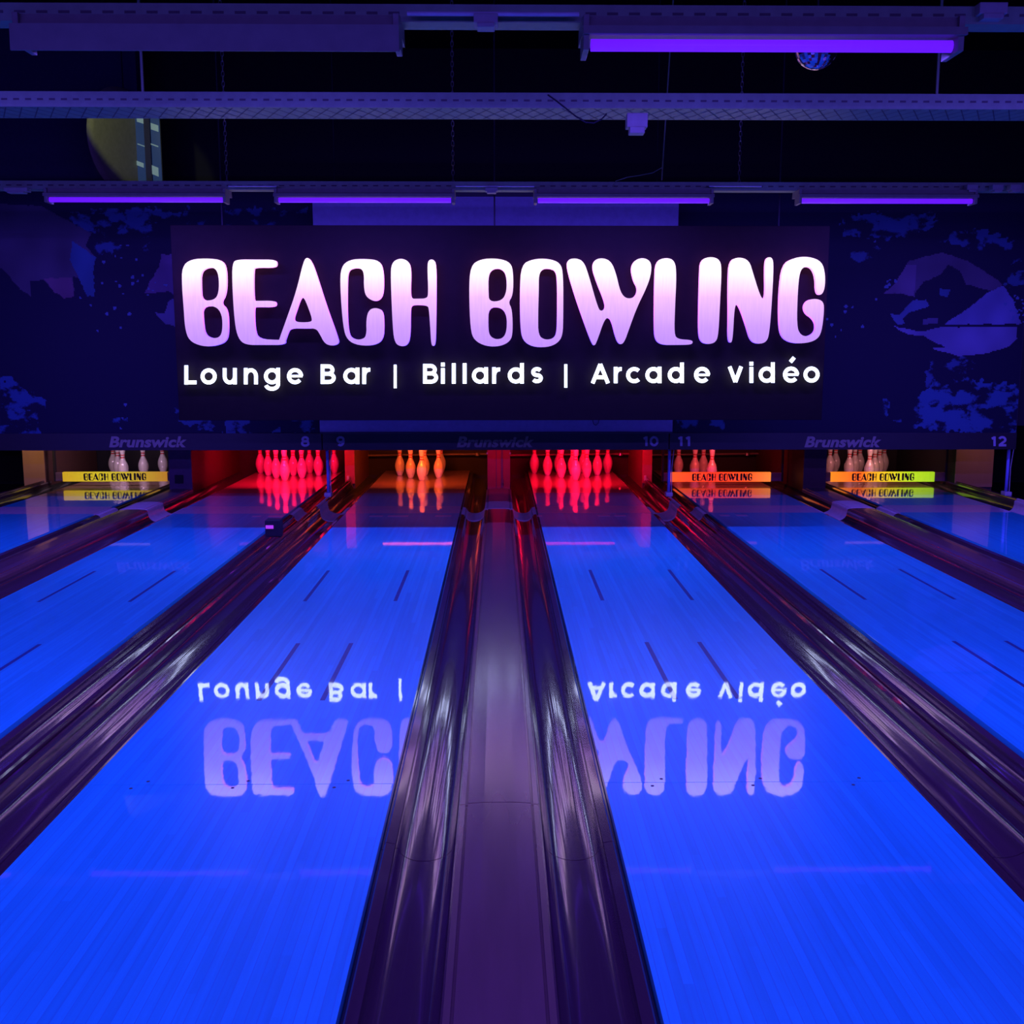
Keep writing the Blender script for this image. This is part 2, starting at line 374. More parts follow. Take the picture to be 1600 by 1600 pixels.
def area(name, loc, target, sx, sy, col, power, parent=None, spread=180):
    l = bpy.data.lights.new(name, 'AREA'); l.shape = 'RECTANGLE'; l.size = sx; l.size_y = sy; l.color = col; l.energy = power; l.spread = math.radians(spread)
    o = bpy.data.objects.new(name, l); C.objects.link(o); o.location = loc
    d = Vector(target)-Vector(loc); o.rotation_euler = d.to_track_quat('-Z', 'Y').to_euler()
    if parent: o.parent = parent; o.location = Vector(loc)-wloc(parent)
    return o
# a lamp behind the masking board over every pin deck
def deck_lamp(n, col, power, label, y=11.75, z=.62, tgt=(12.75, .08)):
    xc = sum(E[n])/2
    t = thing('pin_deck_lamp', (xc, y, z+.1), label, 'lamp', 'lamps over the pin decks')
    bm = bmesh.new(); box(bm, (xc-.42, y-.05, z+.03), (xc+.42, y+.05, z+.10), .006); obj('lamp_housing', bm, M['dark'], t)
    for sx_ in (-.3, .3):
        bm = bmesh.new(); tube(bm, [(xc+sx_, y, z+.09), (xc+sx_, y, .765)], .005, 6); obj('hanger', bm, M['black'], t)
    bm = bmesh.new(); tube(bm, [(xc-.4, y, z+.015), (xc+.4, y, z+.015)], .012)
    obj('lamp_tube', bm, mat('deck_tube', (.3, .3, .3), .3, emis=col, es={9: 1.6, 10: .8}.get(n, .15)), t)
    area('deck_light', (xc, y+.005, z-.005), (xc, tgt[0], tgt[1]), .8, .05, col, power, t, 150)
deck_lamp(7, (.85, .50, .9), 5, 'violet-white lamp over the far left pins')
deck_lamp(8, (1, .003, .045), 30, 'red lamp over the pins beneath number eight')
deck_lamp(9, (1, .10, .010), 14, 'orange lamp over the pins beneath number nine')
deck_lamp(10, (1, .003, .03), 30, 'red lamp over the pins beneath number ten')
deck_lamp(11, (1, .07, .08), 6, 'dim red lamp over the pins beneath number eleven')
deck_lamp(12, (1, .30, .34), 4.0, 'dim pink lamp over the pins near number twelve')

t = thing('divider_fill_lamp', (0, 10.85, .6), 'unseen red fill lamp added to redden the board on the middle divider', 'lamp')  # unseen fill lamp, added to redden the front of the centre board
obj('lamp_housing', B((-.08, 10.80, .58), (.08, 10.88, .66), .004), M['dark'], t)
bm = bmesh.new(); tube(bm, [(0, 10.84, .65), (0, 10.84, .765)], .005, 6); obj('hanger', bm, M['black'], t)
area('divider_fill_light', (0, 10.84, .57), (0, 11.34, .2), .12, .04, (1, .01, .04), 1.0, t, 120)
# ------------------------------------------------------------------ lettering
def chaikin(pts, it=2):
    for _ in range(it):
        out = []
        for i in range(len(pts)):
            a = pts[i]; b = pts[(i+1) % len(pts)]
            out += [(a[0]*.75+b[0]*.25, a[1]*.75+b[1]*.25), (a[0]*.25+b[0]*.75, a[1]*.25+b[1]*.75)]
        pts = out
    return pts
G6 = lambda p: (260+p[0]/2.963, 380+p[1]/2.963)
G7 = lambda p: (720+p[0]/2.667, 380+p[1]/2.667)
GL = [
 ('B', G6, [(72,200),(72,110),(112,74),(200,70),(262,80),(278,130),(276,235),(250,278),(282,305),(287,400),(278,455),(228,476),(165,478),(105,452),(86,395),(80,300)],
   [[(158,200),(158,135),(185,113),(225,113),(243,150),(243,230),(222,264),(162,266)], [(165,293),(228,290),(258,330),(260,405),(245,438),(205,440),(176,420),(168,360)]]),
 ('E', G6, [(305,200),(305,90),(330,75),(420,76),(505,76),(512,96),(503,113),(410,112),(402,122),(403,266),(415,267),(500,266),(510,281),(500,296),(415,295),(405,297),(408,400),(425,443),(520,448),(552,446),(548,471),(450,471),(365,471),(332,440),(316,370)], []),
 ('A', G6, [(635,82),(652,64),(670,82),(690,130),(740,290),(795,440),(798,466),(765,476),(732,464),(710,420),(692,394),(640,395),(572,394),(560,420),(545,466),(515,472),(522,445),(560,340),(602,220)], [[(622,252),(636,252),(650,280),(676,352),(668,366),(600,366),(588,352),(602,310)]]),
 ('C', G6, [(804,200),(808,110),(848,76),(920,72),(988,80),(1006,130),(1006,230),(988,264),(955,268),(922,245),(914,200),(915,140),(902,116),(868,114),(840,128),(837,200),(837,340),(845,425),(868,444),(900,447),(927,432),(925,350),(938,308),(970,298),(1003,312),(1008,370),(1005,445),(965,473),(890,474),(838,450),(818,390)], []),
 ('H', G6, [(1038,160),(1042,90),(1082,68),(1124,84),(1134,130),(1130,225),(1135,257),(1160,257),(1205,256),(1213,235),(1208,110),(1213,78),(1235,74),(1250,95),(1250,250),(1248,400),(1246,465),(1237,478),(1226,470),(1222,400),(1216,310),(1210,288),(1160,285),(1135,288),(1130,310),(1130,430),(1117,472),(1085,479),(1058,462),(1048,400)], []),
 ('B', G7, [(34,200),(40,95),(82,66),(155,63),(208,80),(219,125),(218,215),(198,246),(214,275),(217,370),(207,408),(165,430),(105,430),(56,405),(40,360)],
   [[(115,200),(115,130),(135,106),(168,105),(190,130),(192,200),(172,240),(118,244)], [(116,268),(168,266),(192,300),(192,362),(178,395),(145,402),(118,384),(114,340)]]),
 ('O', G7, [(246,200),(252,90),(300,66),(365,64),(415,82),(427,130),(427,300),(425,385),(402,418),(360,434),(298,432),(258,405),(248,350)], [[(325,200),(325,130),(342,106),(370,105),(396,115),(402,160),(402,300),(400,375),(385,398),(350,403),(323,384),(322,300)]]),
 ('W', G7, [(440,100),(446,68),(480,62),(512,76),(532,130),(572,272),(586,284),(602,272),(598,240),(565,160),(546,100),(558,68),(595,61),(628,78),(648,130),(665,205),(690,232),(726,226),(738,190),(718,155),(708,100),(728,68),(765,60),(795,80),(792,135),(770,195),(735,265),(702,355),(682,412),(665,424),(648,404),(628,322),(612,308),(596,325),(570,402),(556,432),(541,405),(510,320),(472,210)], []),
 ('L', G7, [(808,160),(812,75),(855,59),(892,72),(899,130),(893,260),(889,380),(905,400),(960,403),(968,412),(960,423),(900,424),(838,424),(812,405),(806,360)], []),
 ('I', G7, [(996,130),(1000,68),(1045,55),(1082,70),(1087,120),(1080,250),(1074,375),(1064,412),(1032,422),(1000,412),(991,370),(993,250)], []),
 ('N', G7, [(1115,160),(1120,72),(1160,57),(1202,72),(1218,125),(1246,215),(1262,238),(1270,210),(1268,110),(1272,60),(1298,58),(1304,95),(1296,250),(1286,375),(1274,412),(1240,421),(1208,408),(1190,345),(1165,272),(1150,250),(1140,272),(1134,390),(1127,418),(1114,405),(1116,300)], []),
 ('G', G7, [(1328,200),(1342,88),(1390,60),(1450,55),(1505,76),(1519,130),(1517,190),(1502,218),(1481,208),(1480,140),(1462,100),(1430,97),(1412,120),(1404,200),(1400,345),(1415,382),(1445,390),(1476,372),(1480,338),(1465,312),(1438,295),(1428,265),(1443,238),(1480,230),(1512,243),(1514,285),(1504,370),(1484,402),(1440,417),(1378,417),(1336,392),(1326,330)], []),
]
def curve_mesh(name, splines, depth, bevel=0):
    """splines: closed outlines in (x, z); returns a bmesh, filled, extruded along y about 0"""
    cu = bpy.data.curves.new(name, 'CURVE'); cu.dimensions = '2D'; cu.fill_mode = 'BOTH'; cu.extrude = depth/2; cu.bevel_depth = bevel; cu.bevel_resolution = 1
    for s in splines:
        sp = cu.splines.new('POLY'); sp.points.add(len(s)-1)
        for i, (x, z) in enumerate(s): sp.points[i].co = (x, z, 0, 1)
        sp.use_cyclic_u = True
    o = bpy.data.objects.new(name, cu); C.objects.link(o)
    dg = bpy.context.evaluated_depsgraph_get(); me = bpy.data.meshes.new_from_object(o.evaluated_get(dg))
    bm = bmesh.new(); bm.from_mesh(me); bpy.data.objects.remove(o); bpy.data.curves.remove(cu); bpy.data.meshes.remove(me)
    for v in bm.verts: v.co = Vector((v.co.x, -v.co.z, v.co.y))
    return bm
def font_bm(s, size, depth, offset=0, shear=0, spacing=1.0):
    cu = bpy.data.curves.new('t', 'FONT'); cu.body = s; cu.size = size; cu.extrude = depth/2; cu.offset = offset; cu.shear = shear; cu.space_character = spacing
    cu.align_x = 'CENTER'; cu.align_y = 'CENTER'; cu.resolution_u = 6
    o = bpy.data.objects.new('t', cu); C.objects.link(o)
    dg = bpy.context.evaluated_depsgraph_get(); me = bpy.data.meshes.new_from_object(o.evaluated_get(dg))
    bm = bmesh.new(); bm.from_mesh(me); bpy.data.objects.remove(o); bpy.data.curves.remove(cu); bpy.data.meshes.remove(me)
    for v in bm.verts: v.co = Vector((v.co.x, -v.co.z, v.co.y))
    return bm
def fit(bm, cx, cz, y, wd, hg):
    xs = [v.co.x for v in bm.verts]; zs = [v.co.z for v in bm.verts]
    mx, mz = (min(xs)+max(xs))/2, (min(zs)+max(zs))/2; sx = wd/(max(xs)-min(xs)); sz = hg/(max(zs)-min(zs))
    for v in bm.verts: v.co = Vector(((v.co.x-mx)*sx+cx, v.co.y+y, (v.co.z-mz)*sz+cz))
    return bm

# ------------------------------------------------------------------ the big hanging sign
DS = 8.52
pa = P(280, 657, 8.6); pb = P(1297, 353, 8.6)
sign = thing('illuminated_sign', ((pa.x+pb.x)/2, 8.62, pa.z), 'long dark hanging sign with lit BEACH BOWLING letters and a smaller white line below', 'sign')
bm = bmesh.new(); box(bm, (pa.x, 8.60, pa.z), (pb.x, 8.66, pb.z), .004); obj('backing_panel', bm, M['panel'], sign)
zt = P(787, 402, DS).z-sign.location.z; zb = P(787, 540, DS).z-sign.location.z
M['letter'] = ramp_emit('lit_letter_face', 2, zb, zt, [(0, (.36, .19, .62)), (.22, (.43, .23, .60)), (.55, (.62, .36, .66)), (.8, (.90, .66, .86)), (1, (1.15, .82, 1.1))], 1.5)
M['letter_edge'] = ramp_emit('lit_letter_edge', 2, zb, zt, [(0, (.10, .05, 1)), (.45, (.5, .12, 1)), (1, (.9, .25, .75))], 3.0)
for nm, g, outer, holes in GL:
    spl = []
    for s in [outer]+holes:
        pts = [P(*g(p), DS) for p in chaikin(s)]
        spl.append([(p.x, p.z) for p in pts])
    bm = curve_mesh('letter', spl, .045)
    for v in bm.verts: v.co.y += DS+.0225
    bm.normal_update()
    o = obj('sign_letter', bm, [M['letter'], M['letter_edge']], sign)
    for p in o.data.polygons:
        if p.normal.y > -.6: p.material_index = 1
M['white_lit'] = mat('lit_white_letter', (.6, .6, .7), .4, emis=(.80, .93, 1.0), es=3.2)
# stroke font, pixel units, baseline y = 599
SW = 5.9
def stroke(bm, pts, wd, d0, d1):
    """one even stroke with round ends, extruded from d0 to d1"""
    def offs(side):
        out = []
        for i, p in enumerate(pts):
            a = pts[max(i-1, 0)]; b = pts[min(i+1, len(pts)-1)]
            tx, ty = b[0]-a[0], b[1]-a[1]; l = math.hypot(tx, ty) or 1
            out.append((p[0]-ty/l*side*wd/2, p[1]+tx/l*side*wd/2))
        return out
    Lf, Rt = offs(1), offs(-1)
    def loop(d): return [bm.verts.new(P(x, y, d)) for x, y in Lf], [bm.verts.new(P(x, y, d)) for x, y in Rt]
    l0, r0 = loop(d0); l1, r1 = loop(d1); n = len(pts)
    for i in range(n-1):
        bm.faces.new((l0[i], l0[i+1], r0[i+1], r0[i])); bm.faces.new((l1[i+1], l1[i], r1[i], r1[i+1]))
        bm.faces.new((l0[i+1], l0[i], l1[i], l1[i+1])); bm.faces.new((r0[i], r0[i+1], r1[i+1], r1[i]))
    bm.faces.new((l0[0], r0[0], r1[0], l1[0])); bm.faces.new((r0[-1], l0[-1], l1[-1], r1[-1]))
def arc(cx, cy, rx, ry, a0, a1, n=20): return [(cx+rx*math.cos(math.radians(a0+(a1-a0)*i/n)), cy-ry*math.sin(math.radians(a0+(a1-a0)*i/n))) for i in range(n+1)]
BL = 599-SW/2; TP = 569.5+SW/2-1; R = 9.6; CY = BL-R+.3
def glyph(ch, x):
    if ch == 'L': return [[(x-6, TP-2), (x-6, BL+3.3)], [(x-6, BL), (x+10, BL)]]
    if ch == 'o': return [arc(x, CY, R, R, 0, 360, 28)]
    if ch == 'u': return [[(x-8, BL-2*R-3), (x-8, CY)]+arc(x, CY, 8, R, 180, 360, 14), [(x+8, BL-2*R-3), (x+8, BL+3.3)]]
    if ch == 'n': return [[(x-8, BL-2*R-3), (x-8, BL+3.3)], arc(x, CY, 8, R, 180, 0, 14)+[(x+8, BL+3.3)]]
    if ch == 'g': return [arc(x, CY, R, R, 0, 360, 28), [(x+R, BL-2*R-3), (x+R, BL+3)]+arc(x, BL+3, R, 7.5, 0, -165, 14)]
    if ch in 'eé':
        s = [arc(x, CY, R, R, 0, 320, 26), [(x-R, CY), (x+R+2, CY)]]
        if ch == 'é': s.append([(x-1, 567), (x+5, 560)])
        return s
    if ch == 'a': return [arc(x, CY, R, R, 0, 360, 28), [(x+R, BL-2*R-3), (x+R, BL+3.3)]]
    if ch == 'd': return [arc(x, CY, R, R, 0, 360, 28), [(x+R, TP-4), (x+R, BL+3.3)]]
    if ch == 'r': return [[(x-4, BL-2*R-3), (x-4, BL+3.3)], arc(x+4, CY, 8, R, 180, 80, 8)]
    if ch == 'i': return [[(x, BL-2*R-2), (x, BL+3.3)], [(x, TP-5), (x, TP+1)]]
    if ch == 'l': return [[(x, TP-4), (x, BL+3.3)]]
    if ch == '|': return [[(x, TP-2), (x, BL+10)]]
    if ch == 'c': return [arc(x, CY, R, R, 45, 315, 22)]
    if ch == 'v': return [[(x-9, BL-2*R-3), (x, BL+2)], [(x+9, BL-2*R-3), (x, BL+2)]]
    if ch == 's': return [arc(x, BL-14.5, 6, 4.8, 30, 270, 12)+arc(x, BL-4.9, 6.2, 4.8, 90, -150, 12)]
    if ch == 'A': return [[(x-12, BL+3.3), (x, TP-2)], [(x+12, BL+3.3), (x, TP-2)], [(x-7, BL-6), (x+7, BL-6)]]
    if ch == 'B':
        m_ = (TP+BL)/2-.5
        return [[(x-8, TP-3), (x-8, BL+3)], [(x-8, TP), (x+1, TP)]+arc(x+1, (TP+m_)/2, 6.5, (m_-TP)/2, 90, -90, 10)+[(x-8, m_)], [(x-8, m_), (x+2, m_)]+arc(x+2, (m_+BL)/2, 7.5, (BL-m_)/2, 90, -90, 10)+[(x-8, BL)]]
for ch, x in (('L', 297), ('o', 326), ('u', 359), ('n', 392), ('g', 425), ('e', 461), ('B', 512), ('a', 549), ('r', 573), ('|', 617.5), ('B', 672), ('i', 692), ('l', 709), ('l', 726), ('a', 750), ('r', 776), ('d', 806), ('s', 839), ('|', 884),
              ('A', 938), ('r', 966), ('c', 991), ('a', 1021), ('d', 1056), ('e', 1097), ('v', 1149), ('i', 1174), ('d', 1198), ('é', 1236), ('o', 1268)):
    bm = bmesh.new()
    for i, s in enumerate(glyph(ch, x)):
        stroke(bm, [(q[0], q[1]-(q[0]-780)*.003) for q in s], 4.5 if ch == '|' else 3.6 if (ch in 'eé' and i == 1) else SW, DS+.03+.0004*i, DS+.045)
    bmesh.ops.recalc_face_normals(bm, faces=bm.faces)
    obj('small_letter', bm, M['white_lit'], sign)
# hanging straps up to the rail behind
for x in (pa.x+.4, -.03, pb.x-.4):
    bm = bmesh.new(); tube(bm, [(x, 8.63, pb.z-.02), (x, 8.63, 5.4)], .006); obj('hanging_wire', bm, M['black'], sign)

# ------------------------------------------------------------------ masking boards with printed sea picture
DM = 10.4
def inpoly(x, y, poly):
    c = False; j = len(poly)-1
    for i in range(len(poly)):
        xi, yi = poly[i]; xj, yj = poly[j]
        if (yi > y) != (yj > y) and x < (xj-xi)*(y-yi)/(yj-yi)+xi: c = not c
        j = i
    return c
def Q(o, pts): return [(o[0]+a/4, o[1]+b/4) for a, b in pts]
Lo, Ro = (0, 300), (1280, 300)
DARK = (.010, .010, .03)
SHAPES = [  # polygon, colour
 (Q(Lo, [(-160,60),(350,90),(560,210),(640,250),(600,330),(660,400),(640,460),(640,640),(590,640),(545,520),(510,520),(515,640),(450,650),(390,610),(330,540),(250,545),(250,640),(200,610),(140,540),(90,480),(0,420),(-160,380)]), (.10, .085, .11)),
 (Q(Lo, [(520,300),(660,400),(640,460),(640,640),(590,640),(545,520),(500,420)]), (.05, .15, .24)),
 (Q(Lo, [(330,530),(505,525),(515,640),(450,650),(390,610)]), (.22, .11, .15)),
 (Q(Lo, [(-30,560),(40,600),(50,680),(20,740),(-30,800)]), (.05, .15, .22)),
 (Q(Lo, [(1060,380),(1160,380),(1150,640),(1090,610),(940,625),(990,540),(1040,460)]), (.16, .10, .18)),
 (Q(Lo, [(995,740),(1060,750),(1100,660),(1150,640),(1150,830),(1060,810)]), (.14, .14, .22)),
 (Q(Ro, [(350,625),(420,560),(500,420),(560,400),(700,365),(870,420),(1050,530),(1110,600),(1000,600),(860,560),(820,480),(740,440),(700,500),(600,550),(560,600),(545,640),(460,620)]), (.12, .10, .14)),
 (Q(Ro, [(350,625),(420,560),(490,440),(550,440),(545,640),(460,618)]), (.20, .15, .22)),
 (Q(Ro, [(700,590),(770,600),(750,640),(700,630)]), (.05, .13, .22)),
 (Q(Ro, [(400,745),(460,755),(540,660),(620,660),(640,700),(520,740),(480,780),(500,810),(450,815)]), (.10, .18, .30)),
 (Q(Ro, [(610,780),(700,770),(700,810),(610,815)]), (.12, .12, .20)),
 (Q(Ro, [(740,812),(800,770),(900,700),(1000,610),(1095,570),(1150,650),(1190,750),(1222,812)]), (.18, .22, .38)),
 (Q(Ro, [(430,825),(600,860),(720,830),(1190,830),(1195,900),(1150,955),(1000,1000),(850,1015),(660,965),(755,960),(620,890),(500,870)]), (.20, .22, .36)),
]
SPLASH = [  # region polygon, threshold, colour
 (Q(Lo, [(500,130),(900,90),(1180,120),(1200,210),(1060,230),(940,400),(860,340),(700,390),(600,360)]), .02, (.04, .10, .20)),
 (Q(Lo, [(-160,1130),(100,1160),(200,1250),(300,1290),(240,1510),(-160,1510)]), -.12, (.03, .10, .20)),
 (Q(Lo, [(1090,1330),(1250,1260),(1350,1500),(1120,1430)]), .05, (.04, .11, .20)),
 (Q(Lo, [(1430,1390),(1700,1380),(1750,1510),(1400,1510)]), -.05, (.05, .12, .22)),
 (Q(Lo, [(1830,1400),(1960,1400),(1960,1500),(1830,1500)]), -.05, (.04, .11, .22)),
 (Q(Lo, [(1200,100),(1960,100),(1960,230),(1250,280)]), .14, (.03, .08, .17)),
 (Q(Lo, [(700,1420),(800,1410),(815,1480),(740,1500)]), -.1, (.04, .13, .24)),
 (Q(Ro, [(80,140),(330,120),(650,120),(640,210),(380,280),(100,260)]), .0, (.04, .10, .20)),
 (Q(Ro, [(650,330),(760,240),(950,220),(1180,330),(1180,430),(1000,420),(880,350),(720,300)]), -.1, (.04, .10, .20)),
 (Q(Ro, [(120,350),(300,320),(360,400),(160,420)]), .05, (.04, .10, .18)),
 (Q(Ro, [(1100,520),(1230,460),(1240,560),(1120,580)]), -.05, (.04, .10, .18)),
 (Q(Ro, [(330,1330),(420,1290),(420,1400),(350,1430)]), .0, (.04, .12, .22)),
 (Q(Ro, [(450,1430),(620,1260),(700,1180),(900,1160),(1240,1200),(1250,1510),(960,1510),(560,1470)]), -.12, (.04, .13, .24)),
 (Q(Ro, [(660,1060),(880,1010),(960,1060),(800,1180),(640,1200)]), .06, (.04, .10, .20)),
 (Q(Ro, [(-900,1400),(-600,1390),(-600,1500),(-900,1500)]), .0, (.04, .12, .22)),
]
DOTS = []
rr = random.Random(7)
for cx, cy, sp, n in ((225, 420, 40, 22), (170, 490, 30, 6), (1375, 425, 20, 8), (1580, 480, 16, 22), (1310, 500, 20, 8), (190, 665, 20, 3)):
    for _ in range(n): DOTS.append((cx+rr.gauss(0, sp*.6), cy+rr.gauss(0, sp), rr.choice((1.4, 1.7, 2.6))))
def mural_col(px, py):
    jx = noise.noise(Vector((px*.12, py*.12, 3)))*3; jy = noise.noise(Vector((px*.12, py*.12, 9)))*3
    col = DARK
    for poly, th, c in SPLASH:
        if inpoly(px+jx*3, py+jy*3, poly):
            v = noise.fractal(Vector((px*.035, py*.05, 1.3)), .8, 2.1, 5)
            if v > th:
                k = min(1, .1+(v-th)*4.0); col = tuple(DARK[i]+(c[i]-DARK[i])*k for i in range(3))
    for poly, c in SHAPES:
        if inpoly(px+jx*.5, py+jy*.5, poly):
            k = .85+.3*noise.noise(Vector((px*.03, py*.02, 0))); col = tuple(v*k for v in c)
    for dx, dy, r in DOTS:
        if (px-dx)**2+(py-dy)**2 < r*r: col = (.10, .18, .30)
    return col
mm = bpy.data.materials.new('printed_mural'); mm.use_nodes = True
vc = mm.node_tree.nodes.new('ShaderNodeVertexColor'); vc.layer_name = 'print'; pm = mm.node_tree.nodes['Principled BSDF']
mm.node_tree.links.new(vc.outputs[0], pm.inputs['Base Color']); pm.inputs['Roughness'].default_value = .6; pm.inputs['Specular IOR Level'].default_value = .2
def masking(px0, px1, bpx, nums, label, plain=False):
    zt_, zb_, zh = P(774, 296, DM).z, P(774, 703, DM).z, P(774, 677, DM).z
    xa, xb = P(px0, 690, DM).x, P(px1, 690, DM).x
    t = thing('masking_board', ((xa+xb)/2, DM+.04, zb_), label, 'masking board', 'boards hiding the pin machines')
    obj('support_frame', B((xa, DM+.012, zb_), (xb, DM+.06, zt_)), M['dark'], t)
    bm = bmesh.new(); nx, nz = (330, 220) if not plain else (8, 8)
    lay = bm.loops.layers.float_color.new('print')
    g = [[bm.verts.new((xa+.004+(xb-xa-.008)*i/nx, DM+.011, zh+(zt_-zh)*j/nz)) for i in range(nx+1)] for j in range(nz+1)]
    for j in range(nz):
        for i in range(nx):
            f = bm.faces.new((g[j][i], g[j][i+1], g[j+1][i+1], g[j+1][i]))
            px = px0+(px1-px0)*(i+.5)/nx; py = 677+(296-677)*(j+.5)/nz
            c = mural_col(px, py) if not plain else DARK
            c = tuple(v*.8 for v in c)
            for l in f.loops: l[lay] = (*c, 1)
    obj('printed_picture', bm, mm, t)
    bm = bmesh.new(); box(bm, (xa+.002, DM-.006, zb_), (xb-.002, DM+.011, zh), .002); obj('header_strip', bm, M['header'], t)
    p = P(bpx, 690.5, DM-.008)
    bm = fit(font_bm('Brunswick', .13, .003, .0048, .22, 1.03), p.x, p.z, DM-.008, 122*10.3/F, 17.5*10.3/F); o = obj('maker_lettering', bm, M['print'], t)
    for dg_, x in nums:
        bm = bmesh.new(); h = 6.2; cy = 689.5
        if dg_ == '8': ss = [arc(x, cy-3, 4.2, 3.3, 0, 360, 18), arc(x, cy+3.2, 5.0, 3.6, 0, 360, 18)]
        elif dg_ == '9': ss = [arc(x, cy-2.4, 4.8, 3.8, 0, 360, 18), arc(x, cy-.5, 4.8, 6.8, 0, -130, 12)]
        elif dg_ == '0': ss = [arc(x, cy, 5.2, 6.3, 0, 360, 24)]
        elif dg_ == '1': ss = [[(x-3.4, cy-4.0), (x+1, cy-h)], [(x+1, cy-h-1.4), (x+1, cy+h+1.4)]]
        else: ss = [arc(x, cy-2.4, 4.8, 4.0, 160, -30, 12)+[(x-4.6, cy+h)], [(x-5.5, cy+h), (x+6.3, cy+h)]]
        for i, q in enumerate(ss): stroke(bm, q, 3.7, DM-.009-.0002*i, DM-.0055)
        bmesh.ops.recalc_face_normals(bm, faces=bm.faces); obj('lane_numeral', bm, M['num'], t)
M['num'] = mat('violet_number', (.42, .44, .50), .5)
masking(-40, 503, 231, [('8', 477)], 'dark printed board with pale jagged shapes, numbered 8, over the left lanes')
masking(504, 1045, 774, [('9', 532), ('1', 1009), ('0', 1022)], 'dark board numbered 9 and 10 over the two middle lanes, behind the sign', True)
masking(1046, 1588, 1317, [('1', 1063.5), ('1', 1075.5), ('1', 1553), ('2', 1566)], 'dark printed board with blue splashes, numbered 11 and 12, over the right lanes')

# screen leaning in front of the middle board
s0, s1 = P(500, 676, 10.28), P(1051, 658, 10.28); t0, t1 = P(489, 352, 9.9), P(1061, 306, 9.9)
t = thing('projection_screen', (0, 10.3, s0.z), 'wide pale violet screen mostly hidden behind the lit sign', 'screen')
bm = bmesh.new()
def slab(bm, q, th):
    f = [bm.verts.new(p) for p in q]; b_ = [bm.verts.new(Vector(p)+Vector((0, th, 0))) for p in q]
    bm.faces.new(f); bm.faces.new(b_[::-1])
    for i in range(4): bm.faces.new((f[i], b_[i], b_[(i+1) % 4], f[(i+1) % 4]))
    bmesh.ops.recalc_face_normals(bm, faces=bm.faces)
slab(bm, [(s0.x, 10.28, s0.z), (s1.x, 10.28, s0.z), (t1.x, 9.9, t1.z), (t0.x, 9.9, t1.z)], .012); obj('screen_cloth', bm, M['screen'], t)
bm = bmesh.new(); box(bm, (s0.x, 10.262, s0.z-.012), (s1.x, 10.30, s0.z+.004), .002); obj('bottom_bar', bm, M['dark'], t)
bm = bmesh.new(); c0 = P(931, 661, 10.25)
tube(bm, [(c0.x-.03, 10.255, c0.z+.03), (c0.x-.02, 10.25, c0.z-.01), (c0.x, 10.25, c0.z-.022), (c0.x+.025, 10.25, c0.z), (c0.x+.03, 10.255, c0.z+.03)], .003); obj('cord_loop', bm, M['black'], t)
bm = bmesh.new(); box(bm, (t0.x-.02, 9.87, t1.z-.01), (t1.x+.02, 9.96, t1.z+.08), .01); obj('roller_case', bm, M['dark'], t)
for x in (t0.x+.2, t1.x-.2):
    bm = bmesh.new(); tube(bm, [(x, 9.92, t1.z+.07), (x, 9.92, 5.4)], .005); obj('hanging_wire', bm, M['black'], t)

# posts carrying the masking boards
for px, tx in ((511, 'slim blue post with a white foot beneath numbers eight and nine'), (1046, 'slim blue post with a white foot beneath numbers ten and eleven'), (1587, 'slim blue post at the far right edge beside number twelve')):
    d = 10.55; s = 1 if px > 779 else -1; x = s*abs(XB) if px < 1500 else XO
    x += .0
    t = thing('support_post', (x, d, .066), tx, 'post', 'posts between the lane pairs')
    p0 = P(px, 703, d).x if px < 1500 else x
    bm = bmesh.new(); tube(bm, [(x, d, .1), (x+.002, d, .3), (p0, d-.0, .60)], .016, 10); obj('post_tube', bm, M['bluepost'], t, True)
    bm = bmesh.new(); tube(bm, [(x+.028, d-.01, .1), (x+.026, d-.01, .35), (p0+.05, d-.01, .60)], .004, 6); obj('cable', bm, M['white'], t)
    bm = bmesh.new(); box(bm, (x-.035, d-.06, .062), (x+.035, d+.04, .105), .01); obj('foot_clamp', bm, M['white'], t)
# ball sensor on divider between 8 and 9
p = P(429, 838, 8.15)
t = thing('ball_sensor', (XB, 8.2, .066), 'small black box with a magenta light on the divider beside the lane under number eight', 'sensor')
bx = P(428, 830, 8.2).x; zb2 = .072
bm = bmesh.new(); box(bm, (bx-.058, 8.15, zb2), (bx+.058, 8.27, .20), .006); obj('sensor_box', bm, M['black'], t)
bm = bmesh.new(); box(bm, (bx-.052, 8.147, .135), (bx+.008, 8.151, .162), .001); obj('indicator', bm, mat('magenta_light', (.3, .05, .3), .4, emis=(.5, .05, .8), es=.8), t)
obj('mount_bracket', B((bx-.04, 8.17, .0668), (bx+.06, 8.25, .0718)), M['black'], t)

